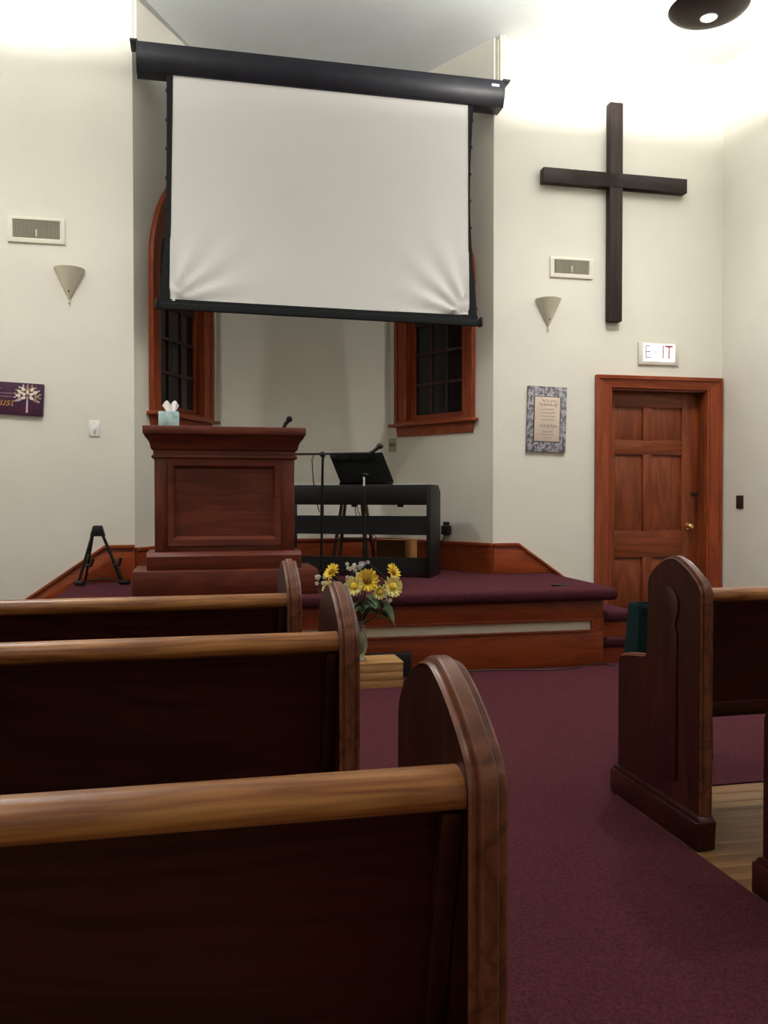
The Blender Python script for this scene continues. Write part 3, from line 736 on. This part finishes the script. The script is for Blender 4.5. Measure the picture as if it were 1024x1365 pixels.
B(MR).box(1.130, 1.225, .0005, .008, 1.560, 1.680).done('plate', 'outlet_ivory', ot, bevel=.003)
for u in (1.157, 1.198): B(MR).box(u - .012, u + .012, .008, .010, 1.605, 1.640).done('receptacle', 'vent_dark', ot)
ad = thing('power_adapter', 'black power adapter plugged in low beside the keyboard', 'adapter', MR @ Vector((.50, 0, .83)))
B(MR).box(.475, .545, .0005, .008, .830, .945).done('plate', 'black_plastic', ad, bevel=.003)
B(MR).box(.445, .525, .008, .055, .840, .915).done('body', 'black_plastic', ad, bevel=.005)
B(MR).tube([(.49, .04, .842), (.50, .05, .80), (.56, .06, .70), (.60, .07, .62), (.62, .12, .548)], .004, 6).done('cord', 'black_plastic', ad)

# ================================================================== PENDANT LAMPS
def pendant(x, y, zr, sink, label, dim=1.0):
    t = thing('pendant_lamp', label, 'lamp', (x, y, zr), 'bronze bowl pendant lamps')
    r_ = .243
    B().lathe([(.050, -.052), (.052, -.060), (.10, -.058), (.17, -.044), (.225, -.018), (r_, .0), (r_ - .004, .001), (.22, -.010), (.165, -.036), (.10, -.050), (.050, -.052)], (x, y, zr), 48).done('bowl', 'bronze', t)
    B().lathe([(0, -.082), (.022, -.079), (.040, -.068), (.047, -.056), (.046, -.052), (0, -.052)], (x, y, zr), 24).done('lens', 'bulb_glow', t, label='small glowing lens under the bowl')
    B().lathe([(.047, -.062), (.052, -.066), (.056, -.060), (.052, -.055)], (x, y, zr), 24).done('lens_ring', 'bulb_shield', t)
    B().tube([(x, y, zr + .10), (x, y, ZC - .03)], .007, 8).done('stem', 'bronze', t)
    for a in (0, 120, 240):
        B().tube([(x, y, zr + .105), (x + .235*math.cos(R(a)), y + .235*math.sin(R(a)), zr - .004)], .003, 6).done('stay', 'bronze', t)
    B().lathe([(0, -.035), (.03, -.033), (.06, -.012), (.065, -.0005), (0, -.0005)], (x, y, ZC), 24).done('canopy', 'bronze', t)
    ld = bpy.data.lights.new('bowl_light', 'POINT'); ld.energy = LAMP_W * dim; ld.color = LAMP_COL; ld.shadow_soft_size = .028
    lo_ = bpy.data.objects.new('bowl_light', ld); COL.objects.link(lo_); lo_.parent = t; lo_.location = (0, 0, sink)
    sd = bpy.data.lights.new('lens_light', 'SPOT'); sd.energy = DOWN_W * dim * 4; sd.color = LAMP_COL; sd.shadow_soft_size = .045; sd.spot_size = R(158); sd.spot_blend = 1.0
    so_ = bpy.data.objects.new('lens_light', sd); COL.objects.link(so_); so_.parent = t; so_.location = (0, 0, -.09)
    return t
pendant(3.13, 4.84, 4.21, -.002, 'shallow bronze bowl pendant lamp with glowing lens near the cross', 1.08)
for (x, y, lab) in ((-1.27, 4.84, 'shallow bronze bowl pendant lamp high before the purple plaque wall'),
                    (3.13, 1.2, 'bronze bowl pendant lamp high over the right pews'), (-1.27, 1.2, 'bronze bowl pendant lamp high over the left pews'),
                    (3.13, -2.4, 'bronze bowl pendant lamp at the rear, right side'), (-1.27, -2.4, 'bronze bowl pendant lamp at the rear, left side')):
    pendant(x, y, 4.21, -.030 if (x < 0 and y > 4) else -.002, lab, .88 if y > 4 else (.28 if y > 0 else .22))

# ================================================================== KEYBOARD AND STANDS
ang = R(-27); PM = Matrix.Translation((1.72, 6.24, ZP)) @ Matrix.Rotation(ang, 4, 'Z')
kb = thing('digital_piano', 'black digital piano seen from the back, open panels', 'piano', (1.2, 6.6, ZP))
W_ = 1.25; D_ = .40; HT = .71
B(PM).prism([(0, HT), (D_ - .09, HT), (D_, HT - .055), (D_, HT - .155), (0, HT - .155)], 'x', -W_ + .032, -.032).done('keyboard_case', 'black_satin', kb, bevel=.004)
for u in (-W_, -.032):
    B(PM).prism([(0, HT), (D_ - .09, HT), (D_, HT - .055), (D_, 0), (0, 0)], 'x', u, u + .032).done('side_panel', 'black_satin', kb, bevel=.004)
B(PM).box(-W_ + .032, -.032, .03, .05, .325, .470).done('back_panel', 'black_plastic', kb)
B(PM).box(-W_ + .032, -.032, .03, .06, .03, .150).done('bottom_panel', 'black_plastic', kb)
B(PM).box(-W_ + .08, -.10, .13, D_ - .02, HT, HT + .006).done('key_cover', 'plate_white', kb)
for u in (-.25, -.62): B(PM).box(u - .02, u + .02, .05, .09, HT - .172, HT - .154).done('socket', 'black_plastic', kb)
for q in ((-.62, -.60, .40), (-.60, -.52, .36)):
    B(PM).tube([(q[0], .08, HT - .165), (q[0] + .01, .07, .50), (q[1], .10, q[2]), (q[1] + .05, .16, .30), (q[1], .2, .16)], .0035, 6).done('cord', 'black_plastic', kb)

ms = thing('music_stand', 'black music stand with tilted solid desk before the piano', 'music stand', (1.15, 5.95, ZP))
b = B(); dpts = [(.915, 1.455), (1.300, 1.478), (1.372, 1.262), (.985, 1.258)]
def desk(x, z, o=0): return (x, 5.95 + (z - 1.26)*.30 + o, z)
f = [b.v(desk(x, z)) for x, z in dpts]; g = [b.v(desk(x, z, .010)) for x, z in dpts]
b.face(f); b.face(g[::-1])
for k in range(4): b.face([f[k], f[(k+1) % 4], g[(k+1) % 4], g[k]])
b.done('desk', 'desk_black', ms, bevel=.004)
b = B(); b.tube([(.985, 6.00, 1.252), (1.372, 6.00, 1.256)], .010, 8); b.done('desk_shelf', 'black_metal', ms)
B().tube([(1.15, 5.945, 1.295), (1.15, 5.935, 1.255), (1.15, 5.935, 1.235)], [.011, .010, .010], 10).done('clamp', 'chrome', ms)
B().sphere((1.16, 5.93, 1.315), .014, 10, 6, (1.6, .8, .8)).done('knob', 'black_plastic', ms)
B().tube([(1.15, 5.935, ZP + .05), (1.15, 5.935, 1.20)], .010, 10).done('pole', 'black_metal', ms)
for a in (95, 215, 335): B().tube([(1.15, 5.935, ZP + .17), (1.15 + .20*math.cos(R(a)), 5.935 + .20*math.sin(R(a)), ZP + .008)], .007, 8).done('leg', 'black_metal', ms)

mc = thing('microphone_stand', 'black boom microphone stand between pulpit and piano', 'microphone stand', (.85, 5.98, ZP))
B().tube([(.850, 5.98, ZP + .02), (.862, 5.98, 1.445)], [.010, .009], 10).done('pole', 'black_metal', mc)
B().tube([(.8565, 5.98, 1.02), (.8575, 5.98, 1.10)], .014, 10).done('clutch', 'black_plastic', mc)
B().sphere((.862, 5.98, 1.455), .022, 12, 8).tube([(.862, 5.962, 1.44), (.862, 5.962, 1.425)], .01, 8).done('boom_joint', 'black_plastic', mc)
B().tube([(.40, 6.00, 1.452), (.862, 5.98, 1.460), (1.20, 5.97, 1.468)], .0075, 8).done('boom', 'black_metal', mc)
B().tube([(1.19, 5.97, 1.462), (1.225, 5.97, 1.483), (1.262, 5.97, 1.512)], [.012, .012, .015], 10).done('microphone', 'black_plastic', mc)
B().sphere((1.272, 5.97, 1.520), .022, 12, 8, (1.15, 1, 1)).done('microphone_grille', 'iron', mc)
cpts = [(.80 + .01*k, 5.972 + .004*math.sin(k*.9), 1.452 + .010*math.sin(k*.8)) for k in range(0, 39)]
B().tube([(.835, 5.96, 1.05), (.806, 5.96, 1.16), (.790, 5.96, 1.30), (.785, 5.97, 1.42)] + cpts, .0035, 6).done('cable', 'black_plastic', mc)
for a in (80, 200, 320): B().tube([(.852, 5.98, ZP + .10), (.852 + .20*math.cos(R(a)), 5.98 + .20*math.sin(R(a)), ZP + .008)], .008, 8).done('leg', 'black_metal', mc)

so = thing('wooden_stool', 'brown wooden stool with splayed legs behind the piano', 'stool', (1.29, 7.12, ZP))
B().lathe([(0, 0), (.14, 0), (.15, .012), (.145, .03), (0, .034)], (1.29, 7.12, 1.15), 28).done('seat', 'stool_wood', so)
tops = [(-.08, -.08), (.08, -.08), (.08, .08), (-.08, .08)]
for dx, dy in tops: B().tube([(1.29 + dx, 7.12 + dy, 1.155), (1.29 + dx*2.0, 7.12 + dy*2.0, ZP + .006)], [.014, .018], 10).done('leg', 'stool_wood', so)
for z, k in ((.80, 1.60), (.95, 1.35)):
    for i in range(4):
        p, q = tops[i], tops[(i+1) % 4]; B().tube([(1.29 + p[0]*k, 7.12 + p[1]*k, z), (1.29 + q[0]*k, 7.12 + q[1]*k, z)], .008, 8).done('stretcher', 'stool_wood', so)
cb = thing('cardboard_box', 'plain brown cardboard box on the platform behind the piano', 'box', (1.63, 6.95, ZP))
CM = Matrix.Translation((1.645, 6.92, ZP)) @ Matrix.Rotation(R(-38), 4, 'Z')
B(CM).box(-.16, .10, -.12, .12, .0005, .26).done('carton', 'cardboard_shaded', cb, bevel=.002)
B(CM).box(.10, .102, -.12, .12, .0005, .26).done('lit_side_face', 'cardboard', cb)  # thin sheet painting the right face lighter, as if lit
B(CM).box(-.16, .10, -.122, .0, .26, .263).done('top_flap', 'cardboard', cb)

gs = thing('guitar_stand', 'small black folding A-frame guitar stand by the left wall', 'guitar stand', (-.66, 6.30, ZP))
ap = (-.690, 6.33, .905)
B().prism([(ap[0] - .030, .955), (ap[0] + .030, .955), (ap[0] + .052, .880), (ap[0] - .052, .880)], 'y', 6.30, 6.36).done('hinge', 'black_plastic', gs, bevel=.006)
for sx, fx in ((-1, -.815), (1, -.515)):
    B().tube([(ap[0] + sx*.034, 6.31, .89), (fx, 6.27, ZP + .018)], .0105, 10).done('front_leg', 'black_metal', gs)
    B().tube([(ap[0] + sx*.034, 6.34, .89), (ap[0] + (fx - ap[0])*.80, 6.445, ZP + .014)], .0085, 10).done('rear_leg', 'black_metal', gs)
    B().tube([(fx - .02, 6.29, ZP + .018), (fx, 6.255, ZP + .018), (fx + .045, 6.21, ZP + .022)], .017, 10).done('foot', 'black_plastic', gs)
    mx_ = ap[0] + (fx - ap[0])*.62; mz = .89 - (.89 - ZP)*.62
    B().tube([(mx_, 6.285, mz), (mx_ + .035, 6.285, mz + .005), (mx_ + .050, 6.285, mz + .055)], .013, 10).done('cradle', 'black_plastic', gs)
B().tube([(ap[0] - .085, 6.445, ZP + .018), (ap[0] + .02, 6.448, ZP + .028), (ap[0] + .11, 6.445, ZP + .018)], .005, 6).done('strap', 'black_plastic', gs)

# ================================================================== FLOWERS
bx = thing('wooden_box', 'pale wooden box of stacked boards holding the flower vase', 'box', (1.0, 5.15, 0))
x0, x1, y0, y1 = .72, 1.215, 5.03, 5.27
for i, (a, c) in enumerate(((.004, .048), (.049, .098), (.099, .146))):
    B().box(x0, x1, y0, y0 + .02, a, c).done('board', 'pale_wood', bx, bevel=.0015)
    B().box(x1 - .02, x1, y0 + .02, y1, a, c).done('board', 'pale_wood', bx, bevel=.0015)
    B().box(x0, x0 + .02, y0 + .02, y1, a, c).done('board', 'pale_wood', bx, bevel=.0015)
B().box(x0 + .02, x1 - .02, y1 - .02, y1, .004, .146).done('back_board', 'pale_wood', bx)
B().box(x0 - .003, x1 + .003, y0 - .003, y1 + .003, .146, .160).done('lid', 'pale_wood', bx, bevel=.002)
sp = thing('floor_box', 'small black box on the carpet behind the wooden box', 'box', (1.24, 5.34, 0))
B().box(1.06, 1.335, 5.295, 5.375, .0045, .155).done('body', 'black_plastic', sp, bevel=.004)
B().box(1.08, 1.315, 5.292, 5.295, .02, .14).done('front_cover', 'black_cloth', sp)

VX, VY, VZ = .968, 5.13, .160
va = thing('glass_vase', 'clear glass vase on the pale wooden box', 'vase', (VX, VY, VZ))
B().lathe([(0, .0005), (.036, .0005), (.040, .008), (.028, .022), (.026, .034), (.040, .060), (.050, .095), (.046, .130), (.032, .165), (.026, .190), (.032, .225), (.042, .245), (.039, .245), (.029, .225), (.023, .190), (.029, .165), (.043, .130), (.046, .095), (.036, .062), (.020, .036), (0, .034)], (VX, VY, VZ), 28).done('glass', 'vase_glass', va)

def basis(dirv):
    z = Vector(dirv).normalized(); x = Vector((0, 0, 1)).cross(z)
    if x.length < 1e-3: x = Vector((1, 0, 0))
    x.normalize(); y = z.cross(x)
    return Matrix((x, y, z)).transposed()
def petal(b, c, Bs, a, L, W, r0, lift, curl):
    er = Bs @ Vector((math.cos(a), math.sin(a), 0)); et = Bs @ Vector((-math.sin(a), math.cos(a), 0)); ez = Bs @ Vector((0, 0, 1))
    secs = []
    for t, w_ in ((0, .35), (.3, .85), (.6, 1.0), (.85, .65), (1.0, .05)):
        p = c + er*(r0 + L*t) + ez*(lift*t - curl*t*t)
        secs.append([b.v(p - et*W*w_*.5 + ez*.003*w_), b.v(p), b.v(p + et*W*w_*.5 + ez*.003*w_)])
    for i in range(4):
        for k in range(2): b.face([secs[i][k], secs[i][k+1], secs[i+1][k+1], secs[i+1][k]])
NECK = Vector((VX, VY, VZ + .20))
def stem_pts(c, dirv):
    c = Vector(c); d_ = Vector(dirv).normalized(); mid = (NECK + c)/2 + Vector((0, 0, .02)) - d_*.03
    base_ = NECK + Vector(((NECK.x - c.x)*.12, (NECK.y - c.y)*.12, -.16))
    return spline([base_, NECK + (c - NECK)*.08, mid, c - d_*.012], 6)
def leaf_obj(parent, p, dirv, L, W, droop=.3):
    b = B(); d_ = Vector(dirv).normalized(); s_ = d_.cross(Vector((0, 0, 1))).normalized(); secs = []
    for t, w_ in ((0, .1), (.2, .75), (.45, 1.0), (.75, .62), (1.0, .03)):
        q = Vector(p) + d_*L*t + Vector((0, 0, -droop*L*t*t))
        secs.append([b.v(q - s_*W*w_*.5 + Vector((0, 0, .008*w_))), b.v(q), b.v(q + s_*W*w_*.5 + Vector((0, 0, .008*w_)))])
    for i in range(4):
        for k in range(2): b.face([secs[i][k], secs[i][k+1], secs[i+1][k+1], secs[i+1][k]])
    return b.done('leaf', 'leaf_green', parent)
def flower(kind, label, c, dirv, r_, n, mat, heart, leaves=(), group=None, seed=0):
    rg = random.Random(seed); c = Vector(c); Bs = basis(dirv); dv = Vector(dirv).normalized()
    t = thing(kind, label, 'flower', c, group)
    b = B(); hr = r_*.36
    for lay, (LL, lift, curl, ph) in enumerate(((1.0, .012, .010, 0), (.86, .022, .006, .5))):
        for k in range(n):
            petal(b, c, Bs, 2*math.pi*(k + ph)/n + rg.uniform(-.06, .06), (r_ - hr*.8)*LL*rg.uniform(.9, 1.05), r_*.25*(14/n), hr*.8, lift + rg.uniform(-.004, .006), curl)
    b.done('petals', mat, t, smooth=60)
    b = B(); b.lathe([(0, .016), (hr*.5, .015), (hr*.85, .010), (hr, .002), (hr*.9, -.004), (0, -.006)], (0, 0, 0), 18); b.M = Matrix.Translation(c) @ Bs.to_4x4(); b.done('flower_heart', heart, t)
    B().tube(stem_pts(c, dirv), .0035, 6).done('stem', 'stem_green', t)
    for (p, d_, L, W, dr) in leaves: leaf_obj(t, p, d_, L, W, dr)
    return t
GF = 'flowers in the glass vase'
tocam = (-.18, -1, .16)
flower('sunflower', 'bright yellow sunflower facing outward at the middle of the vase', (.992, 5.02, .660), tocam, .076, 15, 'sunflower_yellow', 'sunflower_heart', [((1.005, 5.06, .57), (.25, -.8, -.05), .10, .075, .5)], GF, 1)
flower('sunflower', 'yellow sunflower tilted sideways at the pulpit side of the vase', (.790, 5.10, .705), (-.72, -.38, .62), .062, 14, 'sunflower_yellow', 'sunflower_heart', [((.85, 5.10, .64), (-.6, -.5, .0), .09, .06, .5)], GF, 2)
flower('sunflower', 'yellow sunflower turned toward the door behind the pale daisy', (1.172, 5.12, .694), (.62, -.62, .42), .062, 14, 'sunflower_yellow', 'sunflower_heart', [((1.09, 5.09, .50), (.55, -.5, -.35), .105, .07, .7)], GF, 3)
flower('yellow_daisy', 'pale yellow daisy low at the piano side of the vase', (1.150, 5.03, .618), (.30, -1, .10), .072, 15, 'pale_yellow', 'sunflower_yellow', [((1.10, 5.06, .52), (.5, -.6, -.5), .10, .07, .6)], GF, 4)
flower('yellow_daisy', 'pale yellow daisy beside the central sunflower', (.912, 5.03, .625), (-.30, -1, .12), .062, 15, 'pale_yellow', 'sunflower_yellow', [], GF, 5)
flower('yellow_daisy', 'pale yellow daisy low behind the pew end', (.770, 5.04, .610), (-.62, -.8, .15), .056, 12, 'pale_yellow', 'sunflower_yellow', [((.80, 5.06, .55), (-.5, -.5, -.3), .08, .06, .6)], GF, 6)
flower('yellow_daisy', 'pale yellow daisy drooping under the central sunflower', (1.062, 5.00, .588), (.10, -1, -.10), .048, 12, 'pale_yellow', 'sunflower_yellow', [], GF, 7)
def spray(c, rad, n, mat, label, seed):
    rg = random.Random(seed); c = Vector(c); t = thing('blossom_spray', label, 'flower', c, GF)
    b = B(); st_ = B()
    for k in range(n):
        p = c + Vector((rg.uniform(-1, 1)*rad, rg.uniform(-.6, .6)*rad, rg.uniform(-.9, .9)*rad))
        for j in range(5):
            a = 2*math.pi*j/5; b.sphere((p.x + .007*math.cos(a), p.y - .004, p.z + .007*math.sin(a)), .0062, 6, 4, (1, .55, 1))
        st_.tube([c - Vector((0, 0, rad*1.4)), p], .0014, 4)
    b.done('blossoms', mat, t, kind='stuff')
    st_.tube(stem_pts(c - Vector((0, 0, rad*1.2)), (0, 0, 1)), .0028, 6); st_.done('stem', 'stem_green', t)
spray((.928, 5.08, .712), .048, 15, 'blossom_white', 'airy white blossom spray between the two tallest sunflowers', 11)
spray((.985, 5.12, .742), .032, 7, 'blossom_lilac', 'pale lilac blossom spray above the central sunflower', 12)
spray((.722, 5.08, .660), .036, 9, 'blossom_white', 'small white blossom spray hanging at the pulpit side', 13)
spray((1.085, 5.02, .560), .050, 15, 'blossom_white', 'white blossom spray low under the pale daisies', 14)
for (p, d_, L, W, dr, lab) in (((1.06, 5.07, .46), (.9, -.3, .15), .12, .080, .9, 'broad green leaf sprig drooping low toward the platform end'),
        ((1.02, 5.05, .54), (.1, -1, .05), .10, .085, .5, 'green leaf sprig directly under the central sunflower'),
        ((.92, 5.07, .52), (-.5, -.8, .1), .12, .08, .5, 'dark leaf sprig below the pale daisy beside the sunflower'),
        ((.86, 5.10, .58), (-.8, -.1, .2), .14, .08, .4, 'dark leaf sprig reaching toward the pulpit'),
        ((1.09, 5.10, .60), (.8, -.2, .15), .12, .08, .4, 'dark leaf sprig between the paired flowers on the door side'),
        ((.98, 5.10, .50), (.5, -.9, .2), .12, .085, .6, 'dark leaf sprig rising straight from the vase neck'),
        ((.95, 5.12, .62), (-.3, -.9, .4), .11, .08, .5, 'dark leaf sprig filling behind the central sunflower')):
    t = thing('leafy_sprig', lab, 'foliage', p, GF)
    leaf_obj(t, p, d_, L, W, dr); leaf_obj(t, Vector(p) - Vector((0, 0, .03)), Vector(d_) + Vector((.5, .1, .2)), L*.8, W*.8, dr); leaf_obj(t, Vector(p) - Vector((0, 0, .015)), Vector(d_) + Vector((-.7, .1, .1)), L*.85, W*.8, dr)
    B().tube(stem_pts(p, (0, 0, 1)), .003, 6).done('stem', 'stem_green', t)

# ================================================================== LOOSE THINGS
ch = thing('cloth_bag', 'tall dark green cloth bag standing before the right front pew', 'bag', (2.0, 3.40, 0))
def bagring(z, hw, hd): return [(2.015 - hw, 3.40 - hd, z), (2.015 + hw, 3.40 - hd, z), (2.015 + hw, 3.40 + hd, z), (2.015 - hw, 3.40 + hd, z)]
b = B(); prev = None
for z, hw, hd in ((.0045, .185, .062), (.02, .190, .066), (.25, .186, .064), (.45, .176, .060), (.60, .166, .054), (.690, .160, .048), (.700, .158, .046), (.700, .150, .040), (.60, .150, .040)):
    rg_ = [b.v(q) for q in bagring(z, hw, hd)]
    if prev: 
        for k in range(4): b.face([prev[k], prev[(k+1) % 4], rg_[(k+1) % 4], rg_[k]])
    else: b.face(rg_)
    prev = rg_
b.face(prev); b.done('body', 'green_fabric', ch, bevel=.006)
B().box(1.858, 2.172, 3.345, 3.352, .655, .690).done('hem', 'green_fabric', ch, bevel=.002)
for sy in (3.352, 3.448):
    B().tube(spline([Vector(q) for q in ((1.95, sy, .690), (1.96, sy, .60), (1.985, sy - .006, .50), (2.045, sy - .006, .50), (2.07, sy, .60), (2.08, sy, .690))], 5), .006, 6).done('handle', 'green_fabric', ch)

fc = thing('floor_cable', 'thin black cable along the foot of the platform front', 'cable', (2.3, 5.35, 0))
B().tube(spline([Vector(q) for q in ((1.40, 5.37, .008), (1.80, 5.385, .008), (2.05, 5.36, .008), (2.30, 5.30, .008), (2.50, 5.33, .008), (2.60, 5.38, .010), (2.68, 5.36, .03), (2.76, 5.34, .008), (2.95, 5.30, .008))], 6), .004, 6).done('wire', 'black_plastic', fc)
cl = thing('stage_clip', 'small black clip lying on the platform carpet', 'clip', (2.44, 5.53, ZP))
B().box(2.395, 2.455, 5.515, 5.540, ZP + .0005, ZP + .012).done('body', 'black_plastic', cl, bevel=.003)
B().tube([(2.45, 5.53, ZP + .006), (2.50, 5.52, ZP + .006), (2.515, 5.545, ZP + .005)], .004, 6).done('tail', 'black_plastic', cl)
